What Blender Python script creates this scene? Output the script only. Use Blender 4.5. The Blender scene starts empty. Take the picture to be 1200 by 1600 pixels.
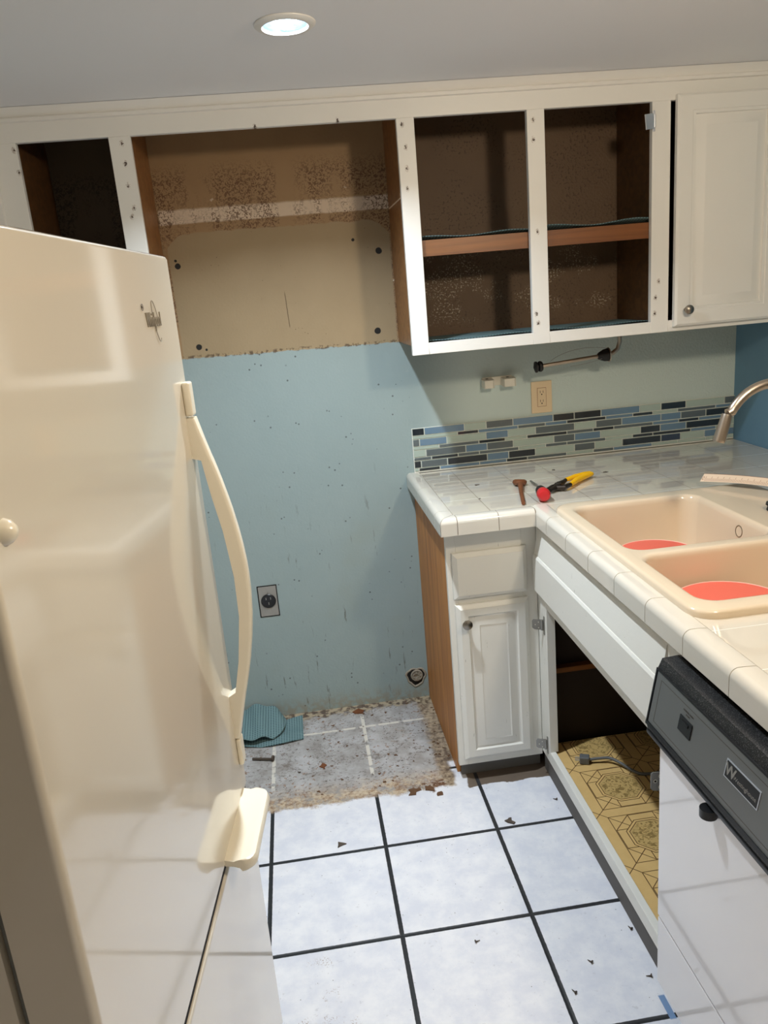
import bpy, bmesh, math, random
from mathutils import Vector, Matrix
random.seed(7)
sc = bpy.context.scene
COL = sc.collection

# ------------------------------------------------------------------ camera
cam_d = bpy.data.cameras.new('camera')
cam = bpy.data.objects.new('camera', cam_d); COL.objects.link(cam)
RT = Vector((0.98907, -0.12128, -0.08383)); UP = Vector((0.11288, 0.25718, 0.95975)); FW = Vector((0.09484, 0.95872, -0.26806))
cam.matrix_world = Matrix(((RT.x, UP.x, -FW.x, -0.4029), (RT.y, UP.y, -FW.y, -2.7587), (RT.z, UP.z, -FW.z, 1.5507), (0, 0, 0, 1)))
cam_d.sensor_fit = 'VERTICAL'; cam_d.sensor_height = 36; cam_d.lens = 1208.25 / 1600 * 36
cam_d.clip_start = .02
sc.camera = cam

# ------------------------------------------------------------------ world, exposure, cycles light paths
w = bpy.data.worlds.new('world'); sc.world = w; w.use_nodes = True
w.node_tree.nodes['Background'].inputs[0].default_value = (.5, .5, .55, 1)
w.node_tree.nodes['Background'].inputs[1].default_value = .15
sc.view_settings.view_transform = 'Standard'; sc.view_settings.look = 'None'
sc.view_settings.gamma = 1; sc.view_settings.exposure = 0.0
sc.view_settings.use_curve_mapping = False
sc.cycles.use_denoising = True
sc.cycles.max_bounces = 8; sc.cycles.diffuse_bounces = 5; sc.cycles.glossy_bounces = 4
sc.cycles.sample_clamp_indirect = 4
CEIL = 2.122
COOL = (.83, .92, 1.0); WARM = (1.0, .72, .42); NEUT = (1.0, .88, .74)
# lamps (each belongs to a recessed can built further down): x, y, power, colour; the second is an unseen fill added behind the camera
CANS = [(-.339, -.898, 17.5, COOL), (-.35, -3.9, 3.0, NEUT)]
GLOBE = (.52, -2.08, 205.0, (1.0, .84, .63))     # unseen warm lamp, made a globe to spread light sideways: x, y, emission, colour

# ------------------------------------------------------------------ node helpers
def lin(c):
    return tuple((v / 255 / 12.92 if v / 255 <= .04045 else ((v / 255 + .055) / 1.055) ** 2.4) for v in c)
class X:
    """a socket (or number) with arithmetic, inside one node tree"""
    def __init__(s, nt, v): s.nt = nt; s.v = v
    def _m(s, op, *a, clamp=False):
        n = s.nt.nodes.new('ShaderNodeMath'); n.operation = op; n.use_clamp = clamp
        for i, q in enumerate((s,) + a):
            q = q.v if isinstance(q, X) else q
            if isinstance(q, (int, float)): n.inputs[i].default_value = q
            else: s.nt.links.new(q, n.inputs[i])
        return X(s.nt, n.outputs[0])
    def __add__(s, o): return s._m('ADD', o)
    __radd__ = __add__
    def __sub__(s, o): return s._m('SUBTRACT', o)
    def __rsub__(s, o): return X(s.nt, float(o))._m('SUBTRACT', s)
    def __mul__(s, o): return s._m('MULTIPLY', o)
    __rmul__ = __mul__
    def __truediv__(s, o): return s._m('DIVIDE', o)
    def abs(s): return s._m('ABSOLUTE')
    def fract(s): return s._m('FRACT')
    def floor(s): return s._m('FLOOR')
    def min(s, o): return s._m('MINIMUM', o)
    def max(s, o): return s._m('MAXIMUM', o)
    def sat(s): return s._m('ADD', 0.0, clamp=True)
    def ss(s, a, b):   # smoothstep from a to b (a may exceed b)
        n = s.nt.nodes.new('ShaderNodeMapRange'); n.interpolation_type = 'SMOOTHSTEP'
        inv = a > b
        if inv: a, b = b, a
        s.nt.links.new(s.v, n.inputs['Value']); n.inputs['From Min'].default_value = a; n.inputs['From Max'].default_value = b
        n.inputs['To Min'].default_value = 1.0 if inv else 0.0; n.inputs['To Max'].default_value = 0.0 if inv else 1.0
        return X(s.nt, n.outputs[0])
class Mat:
    def __init__(s, name):
        s.m = bpy.data.materials.new(name); s.m.use_nodes = True; s.nt = s.m.node_tree
        s.b = s.nt.nodes['Principled BSDF']
        g = s.nt.nodes.new('ShaderNodeNewGeometry'); sp = s.nt.nodes.new('ShaderNodeSeparateXYZ')
        s.nt.links.new(g.outputs['Position'], sp.inputs[0]); s.pos = g.outputs['Position']
        s.x, s.y, s.z = (X(s.nt, sp.outputs[i]) for i in range(3))
        s.nz = sp
    def local(s):
        t = s.nt.nodes.new('ShaderNodeTexCoord'); sp = s.nt.nodes.new('ShaderNodeSeparateXYZ')
        s.nt.links.new(t.outputs['Object'], sp.inputs[0]); s.pos = t.outputs['Object']
        s.x, s.y, s.z = (X(s.nt, sp.outputs[i]) for i in range(3))
    def vec(s, x, y, z):
        n = s.nt.nodes.new('ShaderNodeCombineXYZ')
        for i, q in enumerate((x, y, z)):
            if isinstance(q, X): s.nt.links.new(q.v, n.inputs[i])
            else: n.inputs[i].default_value = q
        return n.outputs[0]
    def noise(s, scale, detail=3, rough=.55, vec=None, dist=0):
        n = s.nt.nodes.new('ShaderNodeTexNoise'); n.inputs['Scale'].default_value = scale; n.inputs['Detail'].default_value = detail
        n.inputs['Roughness'].default_value = rough; n.inputs['Distortion'].default_value = dist
        s.nt.links.new(vec or s.pos, n.inputs['Vector']); return X(s.nt, n.outputs[0])
    def voro(s, scale, vec=None):
        n = s.nt.nodes.new('ShaderNodeTexVoronoi'); n.inputs['Scale'].default_value = scale
        s.nt.links.new(vec or s.pos, n.inputs['Vector']); return X(s.nt, n.outputs['Distance'])
    def mix(s, f, a, b):
        n = s.nt.nodes.new('ShaderNodeMix'); n.data_type = 'RGBA'
        if isinstance(f, X): s.nt.links.new(f.v, n.inputs[0])
        else: n.inputs[0].default_value = f
        for k, c in ((6, a), (7, b)):
            if isinstance(c, tuple): n.inputs[k].default_value = (*lin(c), 1)
            else: s.nt.links.new(c, n.inputs[k])
        return n.outputs[2]
    def color(s, c):
        if isinstance(c, tuple): s.b.inputs['Base Color'].default_value = (*lin(c), 1)
        else: s.nt.links.new(c, s.b.inputs['Base Color'])
        return s
    def set(s, **k):
        for n, v in k.items():
            n = n.replace('_', ' ')
            if isinstance(v, X): s.nt.links.new(v.v, s.b.inputs[n])
            else: s.b.inputs[n].default_value = v
        return s
    def bump(s, h, strength=.3, dist=.002):
        n = s.nt.nodes.new('ShaderNodeBump'); n.inputs['Strength'].default_value = strength; n.inputs['Distance'].default_value = dist
        s.nt.links.new(h.v, n.inputs['Height']); s.nt.links.new(n.outputs[0], s.b.inputs['Normal']); return s
def simple(name, c, rough=.5, metal=0.0, var=0.0, bump=0.0, bscale=200, **k):
    m = Mat(name)
    if var:
        d = tuple(max(0, v * (1 - var)) for v in c)
        m.color(m.mix(m.noise(18, 4), d, c))
    else: m.color(c)
    m.set(Roughness=rough, Metallic=metal, **k)
    if bump: m.bump(m.noise(bscale, 3), bump, .001)
    return m.m

# ------------------------------------------------------------------ materials
def m_wall():
    m = Mat('light_blue_painted_plaster')
    n1 = m.noise(5, 4); n2 = m.noise(40, 4)
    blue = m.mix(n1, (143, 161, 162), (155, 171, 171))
    blue = m.mix(m.x.ss(.0, .25) * .7, blue, (212, 226, 220))  # wall colour lightened rightwards to stand in for light missing there
    # vertical scuffs and grime on the lower stove wall
    st = m.noise(1, 5, .6, m.vec(m.x * 55, m.y, m.z * 9)); st2 = m.noise(1, 4, .6, m.vec(m.x * 18, m.y, m.z * 4))
    low = m.z.ss(1.15, .5) * m.x.ss(.02, -.05)
    blue = m.mix((st.ss(.60, .68) * st2.ss(.46, .6) * low * .8).sat(), blue, (95, 100, 90))
    blue = m.mix((m.noise(3, 3).ss(.5, .75) * low * .35).sat(), blue, (140, 146, 128))
    sp = m.voro(34); blue = m.mix((sp.ss(.13, .09) * m.noise(9, 2).ss(.5, .56) * m.x.ss(.02, -.05) * .75).sat(), blue, (60, 66, 64))
    blue = m.mix((m.z.ss(.09, .0) * n2.ss(.35, .6) * .5).sat(), blue, (150, 132, 98))
    # unpainted area behind the upper cabinets
    edge = m.z + (n2 - .5) * .014 + m.x * .012
    hi = edge.ss(1.389, 1.393)
    tan = m.mix(m.noise(6, 3), (166, 146, 114), (152, 132, 100))
    tan = m.mix((m.voro(60).ss(.12, .07) * m.noise(12, 2).ss(.56, .62) * .8).sat(), tan, (84, 62, 38))
    brown = m.mix(m.noise(4, 4), (142, 112, 78), (168, 138, 100))
    px = (m.x + .4).abs(); arch = (px - .30).max(0.0)
    wav = (m.noise(16, 3) - .5) * .03
    patch = (m.z + wav * .8 + arch * arch * 9).ss(1.806, 1.80) * px.ss(.373, .368)
    band = (m.z + wav * .3).ss(1.830, 1.836) * (m.z + wav * .3).ss(1.882, 1.872) * px.ss(.385, .38)
    brown = m.mix(band * .85, brown, (222, 204, 182))
    spk = m.noise(125, 2, .5, None, 1.2).ss(.50, .55) * m.noise(1, 3, .6, m.vec(m.x * 7, m.y, m.z * 3)).ss(.38, .50) * m.z.ss(2.03, 1.95)
    brown = m.mix((spk * .8).sat(), brown, (92, 60, 38))
    ch = m.noise(26, 3).ss(.70, .73); brown = m.mix((ch * m.z.ss(1.95, 1.85) * .8).sat(), brown, (232, 222, 206))
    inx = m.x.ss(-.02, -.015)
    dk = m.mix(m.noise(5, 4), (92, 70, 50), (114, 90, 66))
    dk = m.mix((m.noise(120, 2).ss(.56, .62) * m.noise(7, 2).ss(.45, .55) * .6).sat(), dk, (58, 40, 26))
    ws = m.noise(170, 2).ss(.57, .61) * (m.noise(9, 2) + m.x.ss(.45, .05) * .14).ss(.50, .60) * m.z.ss(1.72, 1.6) * m.z.ss(1.42, 1.48)
    dk = m.mix((ws * .9).sat(), dk, (190, 175, 150))
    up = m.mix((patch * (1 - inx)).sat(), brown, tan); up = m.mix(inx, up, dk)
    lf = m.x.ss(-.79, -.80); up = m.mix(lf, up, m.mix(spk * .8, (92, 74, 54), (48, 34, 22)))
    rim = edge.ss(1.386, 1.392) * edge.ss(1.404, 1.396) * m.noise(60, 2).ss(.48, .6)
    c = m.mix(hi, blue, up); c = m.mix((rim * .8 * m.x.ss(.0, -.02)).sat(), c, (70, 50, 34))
    for (cx, cz, r) in ((-.745, 1.703, .011), (-.07, 1.70, .012), (-.714, 1.435, .011), (-.097, 1.436, .012), (-.75, 1.72, .005), (-.155, 1.742, .006), (-.69, 1.425, .004)):
        d = ((m.x - cx) * (m.x - cx) + (m.z - cz) * (m.z - cz))._m('SQRT'); c = m.mix((d + (n2 - .5) * .006).ss(r, r * .8), c, (14, 11, 9))
    cr = (m.x + .40 + (m.z - 1.5) * .04 + (n2 - .5) * .003).abs().ss(.0022, .001) * m.z.ss(1.47, 1.48) * m.z.ss(1.60, 1.58)
    c = m.mix((cr * .8).sat(), c, (90, 72, 48))
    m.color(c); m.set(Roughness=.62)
    peel = m.noise(120, 4) * (m.x.ss(.3, .8) * 1.2 + .25) + m.noise(30, 2) * .4
    m.bump(peel, .4, .004)
    return m.m
def m_floor():
    m = Mat('white_coated_floor_tile'); P, FX, FY = .3353, -.6282, -.8365
    def line(v, o):
        f = ((v - o) / P).fract(); return f.min(1 - f) * P
    n = m.noise(14, 5, .65); nf = m.noise(90, 4, .6); wob = (nf - .5) * .002
    gd = line(m.x, FX).min(line(m.y, FY)) + wob
    dirtmask = ((m.y + (m.noise(6, 5, .7) - .5) * .13 - m.x * .03).ss(-.60, -.58) * ((m.x + (n - .5) * .04).ss(-.02, -.035)).max(m.y.ss(-.47, -.455) * m.x.ss(.0, -.012))).sat()
    white = m.mix(n.ss(.3, .7), (214, 217, 228), (232, 233, 238))
    white = m.mix((nf.ss(.60, .66) * m.noise(22, 3).ss(.5, .6) * .35).sat(), white, (176, 176, 184))
    white = m.mix((m.voro(42).ss(.06, .04) * m.noise(6, 1).ss(.45, .5) * .9).sat(), white, (70, 66, 66))
    dust = (m.noise(260, 2).ss(.56, .6) * m.noise(9, 4, .7).ss(.56, .66) * m.y.ss(-1.0, -1.2) * m.x.ss(-.3, -.5) * .8).sat()
    white = m.mix(dust, white, (150, 128, 118))
    grout = m.mix(nf, (24, 26, 30), (44, 46, 50))
    bare = m.mix(n, (112, 98, 84), (96, 82, 70))
    wavy = (m.noise(11, 4) - .5) * .05
    bm_ = ((m.x + (nf - .5) * .004).ss(.283, .287).max((m.y + wavy).ss(-.622, -.618) * (m.x + wavy * .6).ss(.006, .012))).sat()
    top = m.mix(bm_, white, bare); top = m.mix(gd.ss(.0066, .0052), top, grout)
    dg = m.mix(m.noise(10, 5, .7).ss(.3, .7), (146, 142, 138), (184, 184, 186))
    dg = m.mix((nf.ss(.52, .62) * m.noise(18, 3).ss(.42, .56) * .75).sat(), dg, (106, 100, 94))
    dg = m.mix((m.voro(70).ss(.2, .13) * m.noise(13, 2).ss(.46, .56) * .9).sat(), dg, (62, 50, 40))
    dg = m.mix((m.noise(60, 4).ss(.58, .66) * m.noise(5, 3).ss(.42, .56) * .8).sat(), dg, (130, 92, 56)); dg = m.mix((m.noise(9, 8, .85).ss(.55, .62) * .7).sat(), dg, (112, 104, 96))
    pale = gd.ss(.0075, .005) * m.noise(30, 3).ss(.38, .48) * m.y.ss(-.5, -.46)
    dg = m.mix((pale * .9).sat(), dg, (214, 210, 200))
    fr = (m.y + (m.noise(12, 4) - .5) * .08); side = (m.x + (m.noise(12, 4) - .5) * .05)
    tanb = (fr.ss(-.47, -.56) * m.noise(20, 6, .8).ss(.36, .55)).sat()
    dg = m.mix((tanb * .85).sat(), dg, m.mix((m.noise(26, 6, .8) * .7 + nf * .3).ss(.42, .6), (200, 180, 150), (134, 100, 68)))
    sb = (side + (m.noise(40, 5, .75) - .5) * .07).ss(-.085, -.055); dg = m.mix((sb * .95).sat(), dg, m.mix((m.noise(13, 8, .85) * .7 + m.noise(60, 4) * .3).ss(.40, .60), (178, 160, 134), (84, 64, 48)))
    bb = (m.y + (m.noise(8, 6, .75) - .5) * .20).ss(-.065, -.04)
    dg = m.mix((bb * .9).sat(), dg, m.mix(m.noise(40, 4).ss(.42, .58), (170, 156, 130), (78, 60, 44)))
    dg = m.mix((m.x.ss(-.2, -.16) * fr.ss(-.545, -.56) * m.noise(16, 4, .7).ss(.5, .56)).sat(), dg, (96, 62, 36))
    c = m.mix(dirtmask, top, dg)
    blob = (m.noise(17, 4, .7) + m.y.ss(-.57, -.64) * -.1).ss(.57, .62) * m.x.ss(-.19, -.16) * m.x.ss(.0, -.04) * m.y.ss(-.645, -.63) * m.y.ss(-.55, -.57)
    c = m.mix((blob * .9).sat(), c, (120, 84, 54))
    bl = ((m.x - .251).abs() * 4.2).max((m.y + 1.485).abs() + .0).ss(.032, .028); c = m.mix(bl, c, (120, 150, 190))
    m.color(c)
    m.set(Roughness=(dirtmask.max(bm_) * .3 + .42 + (n - .5) * .2))
    m.bump(gd.ss(.0, .008) * 1.0 + nf * .25 + dirtmask * nf * .8, .35, .003)
    return m.m
def m_oak():
    m = Mat('oak_veneer'); v = m.vec(m.x * 30, m.y * 30, m.z * 1.6)
    n = m.noise(1.2, 5, .6, v, .6); n2 = m.noise(6, 3, .6, v)
    c = m.mix(n.ss(.3, .7), (196, 132, 64), (164, 102, 46)); c = m.mix((n2.ss(.6, .7) * .5).sat(), c, (112, 74, 40))
    seam = (m.y + .20).abs().ss(.0022, .0012); c = m.mix((seam * .7).sat(), c, (70, 44, 24))
    m.color(c); m.set(Roughness=.5); m.bump(n2, .15, .001); return m.m
def m_oakx(name, a, b):
    m = Mat(name); v = m.vec(m.x * 1.6, m.y * 30, m.z * 40); n = m.noise(1.2, 5, .6, v, .6)
    m.color(m.mix(n.ss(.3, .7), a, b)); m.set(Roughness=.4); return m.m
CHIPS = [(-1.093, 2.019), (-1.091, 1.962), (-.804, 2.019), (-.803, 1.966), (-.805, 1.909), (-.799, 1.85), (-.808, 1.828), (-.016, 2.019), (-.009, 1.959), (-.01, 1.902), (-.012, 1.847),
         (.372, 2.009), (.371, 1.956), (.376, 1.699), (.364, 1.458), (.37, 1.429), (.762, 1.522), (.752, 1.474), (.75, 1.425), (-.2, 2.041), (-.434, 2.037), (.417, 2.101)]
def m_paint(name, c, chips=False, rough=.38, wear=0.0):
    m = Mat(name); n = m.noise(3, 3); col = m.mix(n, c, tuple(v * .965 for v in c))
    nf = m.noise(140, 4, .7)
    if chips:
        d = None
        for (a, b) in CHIPS:
            e = ((m.x - a) * (m.x - a) * 2.2 + (m.z - b) * (m.z - b))._m('SQRT'); d = e if d is None else d.min(e)
        col = m.mix((d + (nf - .5) * .030).ss(.0046, .0030), col, (76, 62, 52))
        col = m.mix(((d + (nf - .5) * .02).ss(.012, .010) * nf.ss(.5, .56) * .6).sat(), col, (150, 132, 116))
    if wear:
        col = m.mix((m.noise(1, 4, .7, m.vec(m.x * 90, m.y * 90, m.z * 16)).ss(.69, .73) * wear).sat(), col, (120, 112, 100))
    m.color(col); m.set(Roughness=rough)
    m.bump(m.noise(1, 4, .6, m.vec(m.x * 40, m.y * 40, m.z * 120)) + nf * .3, .18, .0015); return m.m
def m_counter():
    m = Mat('white_glazed_counter_tile'); T = .1555
    def line(v, o):
        f = ((v - o) / T).fract(); return f.min(1 - f) * T
    wob = (m.noise(60, 2) - .5) * .0006
    gd = line(m.x, .1266).min(line(m.y, -.602)) + wob
    c = m.mix(m.noise(5, 2), (212, 204, 188), (220, 212, 198))
    c = m.mix((m.voro(50).ss(.05, .035) * m.noise(7, 1).ss(.55, .6)).sat(), c, (96, 84, 70))
    gx = line(m.x, .1266).ss(.0016, .0009); gy = line(m.y, -.602).ss(.0016, .0009)
    c = m.mix(gy, c, (240, 236, 226)); c = m.mix(gx * .85, c, (136, 122, 104))
    m.color(c); m.set(Roughness=(gx.max(gy) * .5 + .025), Coat_Weight=1.0, Coat_Roughness=.012, Coat_IOR=1.8)
    m.bump(gd.ss(.0, .0025), .25, .0010); return m.m
def m_vinyl():
    m = Mat('tan_patterned_vinyl'); P = .2175
    n = m.noise(30, 4); u = ((m.x - .4159 + P / 2) / P).fract() * P - P / 2; v = ((m.y + .857 + P / 2) / P).fract() * P - P / 2
    au, av = u.abs(), v.abs(); r = au.max(av).max((au + av) * .7071)
    w_ = .0012
    L = (r - .058).abs().min((r - .066).abs()).min((r - .089).abs())
    band = (P / 2 - au).min(P / 2 - av); edge = (band - .017).abs()
    cut = r.ss(.088, .090)
    spoke = (au - av).abs() * .7071; sp2 = (au - .036).abs().min((av - .036).abs())
    L = L.min(edge + (1 - band.ss(.0, .001)) * 0 + (1 - cut) * .1)
    L = L.min(spoke + r.ss(.067, .066) * .1)
    L = L.min(sp2 + r.ss(.067, .066) * .1 + cut * .1)
    base = m.mix(n, (222, 188, 126), (206, 170, 108))
    base = m.mix((r.ss(.057, .055) * .5).sat(), base, (176, 150, 92))
    fl = m.noise(70, 4, .7, None, 1.5).ss(.50, .56) * r.ss(.056, .050); base = m.mix((fl * .7).sat(), base, (110, 88, 44))
    c = m.mix(L.ss(w_ * 1.3, w_ * .6), base, (92, 64, 34))
    m.color(c); m.set(Roughness=.45); return m.m
def m_fridge():
    m = Mat('bisque_enamel'); m.color((222, 214, 198)); m.set(Roughness=.34, Coat_Weight=1.0, Coat_Roughness=.075, Coat_IOR=1.6)
    m.bump(m.noise(5, 2) * 1.0 + m.noise(1.6, 1) * 1.0, .09, .004); return m.m
def m_speck(name, c, c2, rough, sc_=300):
    m = Mat(name); m.color(m.mix(m.noise(sc_, 2).ss(.55, .62), c, c2)); m.set(Roughness=rough); m.bump(m.noise(sc_, 2), .4, .001); return m.m
def m_liner():
    m = Mat('teal_nonslip_liner'); m.local(); S = 330
    a = ((m.x + m.y) * S)._m('SINE'); b = ((m.x - m.y) * S)._m('SINE'); q = a * b
    m.color(m.mix(q.ss(.2, .5), (112, 142, 146), (58, 84, 92))); m.set(Roughness=.8); m.bump(1 - q.ss(.2, .5), .6, .002); return m.m

M_WALL = m_wall(); M_FLOOR = m_floor(); M_OAK = m_oak()
M_SHELF = m_oakx('varnished_pine', (132, 80, 36), (106, 60, 24)); M_INT = m_oakx('brown_cabinet_interior', (110, 76, 44), (84, 56, 32))
M_DIV = m_oakx('brown_wood_divider', (156, 108, 62), (128, 84, 46))
M_CEIL = simple('white_ceiling_paint', (234, 234, 236), .8, bump=.1, bscale=90)
M_NAVY = simple('deep_blue_wall_paint', (106, 146, 172), .6, var=.05, bump=.12, bscale=140)
M_CREAM = simple('cream_wall_paint', (186, 182, 172), .7)
M_UP = m_paint('white_cabinet_paint_chipped', (234, 233, 228), True); M_WH = m_paint('white_cabinet_paint', (234, 232, 227), wear=.0)
M_BASE = m_paint('white_base_cabinet_paint', (232, 230, 222), wear=.6)
M_CTR = m_counter(); M_CAP = simple('glazed_edge_tile', (216, 210, 198), .09, Coat_Weight=.3, Coat_Roughness=.03)
M_GROUT = simple('grey_grout', (168, 156, 138), .85); M_GROUTD = simple('dark_grout_joint', (120, 104, 86), .85); M_GWHITE = simple('white_grout', (236, 236, 228), .8)
M_SINK = simple('cream_cast_sink_enamel', (220, 202, 176), .16, Coat_Weight=.3)
M_RED = simple('coral_red_plastic', (218, 98, 82), .35); M_PINK = simple('pink_plastic_rim', (232, 180, 164), .35)
M_STEEL = simple('brushed_nickel', (196, 184, 170), .32, 1.0); M_CHROME = simple('chrome', (214, 218, 226), .3, .7)
M_PEWTER = simple('pewter_knob', (150, 144, 134), .34, 1.0); M_GALV = simple('grey_steel_plate', (170, 168, 162), .4, .8, var=.2)
M_BLACK = simple('black_plastic', (22, 23, 26), .35); M_RUBBER = simple('black_rubber', (16, 16, 18), .6)
M_BLKSP = m_speck('dusty_black_plastic', (18, 19, 22), (84, 84, 84), .45, 500); M_PANEL = simple('grey_metal_control_panel', (120, 122, 122), .36, .45)
M_DW = simple('white_enamel_door', (232, 230, 232), .12, Coat_Weight=.7, Coat_Roughness=.03); M_DKLINE = simple('dark_gap', (30, 30, 32), .7)
M_FR = m_fridge(); M_HAND = simple('ivory_handle_plastic', (246, 238, 218), .28, Coat_Weight=.3); M_GASK = simple('grey_gasket', (120, 122, 118), .6)
M_BADGE = simple('chrome_badge', (196, 192, 186), .25, .9); M_BADGE2 = simple('grey_raised_badge', (150, 140, 124), .4, .3); M_INK = simple('dark_badge_ink', (74, 64, 54), .5)
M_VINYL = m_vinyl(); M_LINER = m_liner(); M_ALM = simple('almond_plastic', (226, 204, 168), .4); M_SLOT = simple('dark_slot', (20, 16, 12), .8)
M_OFFW = simple('offwhite_plastic', (222, 218, 204), .4); M_YEL = simple('yellow_grip_rubber', (240, 184, 10), .4); M_RDR = simple('red_grip_plastic', (190, 36, 40), .35)
M_DKM = simple('dark_tool_steel', (74, 66, 60), .42, .8, var=.3); M_WOODT = simple('old_brown_wood', (128, 74, 38), .55, var=.3); M_PAPER = simple('aged_printed_card', (238, 214, 188), .6, var=.06)
M_PRINT = simple('brown_print_ink', (150, 96, 70), .6); M_CORD = simple('grey_cord_rubber', (96, 98, 98), .5); M_CHIP = simple('brown_debris', (112, 78, 50), .8, var=.3)
M_RUST = simple('rusty_metal', (96, 84, 74), .7, .3, var=.3); M_PLAST = simple('crumbled_plaster', (190, 180, 162), .9, var=.4, bump=.6)
GL = {'L': (172, 188, 178), 'B': (104, 132, 156), 'G': (92, 102, 106), 'K': (40, 46, 52), 'N': (52, 64, 84)}
M_GL = {k: simple({'L': 'pale_green', 'B': 'slate_blue', 'G': 'smoke_grey', 'K': 'black', 'N': 'navy'}[k] + '_glass_tile', v, .12, Coat_Weight=.6, Coat_Roughness=.03) for k, v in GL.items()}
def emit(name, c, s):
    m = Mat(name); m.color((0, 0, 0)); m.b.inputs['Emission Color'].default_value = (*c, 1); m.b.inputs['Emission Strength'].default_value = s; return m.m
def m_reflector(c):
    m = Mat('can_reflector'); m.color((190, 215, 230)); m.set(Metallic=.8, Roughness=.25); m.bump(m.noise(60, 2), .5, .004); return m.m

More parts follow.
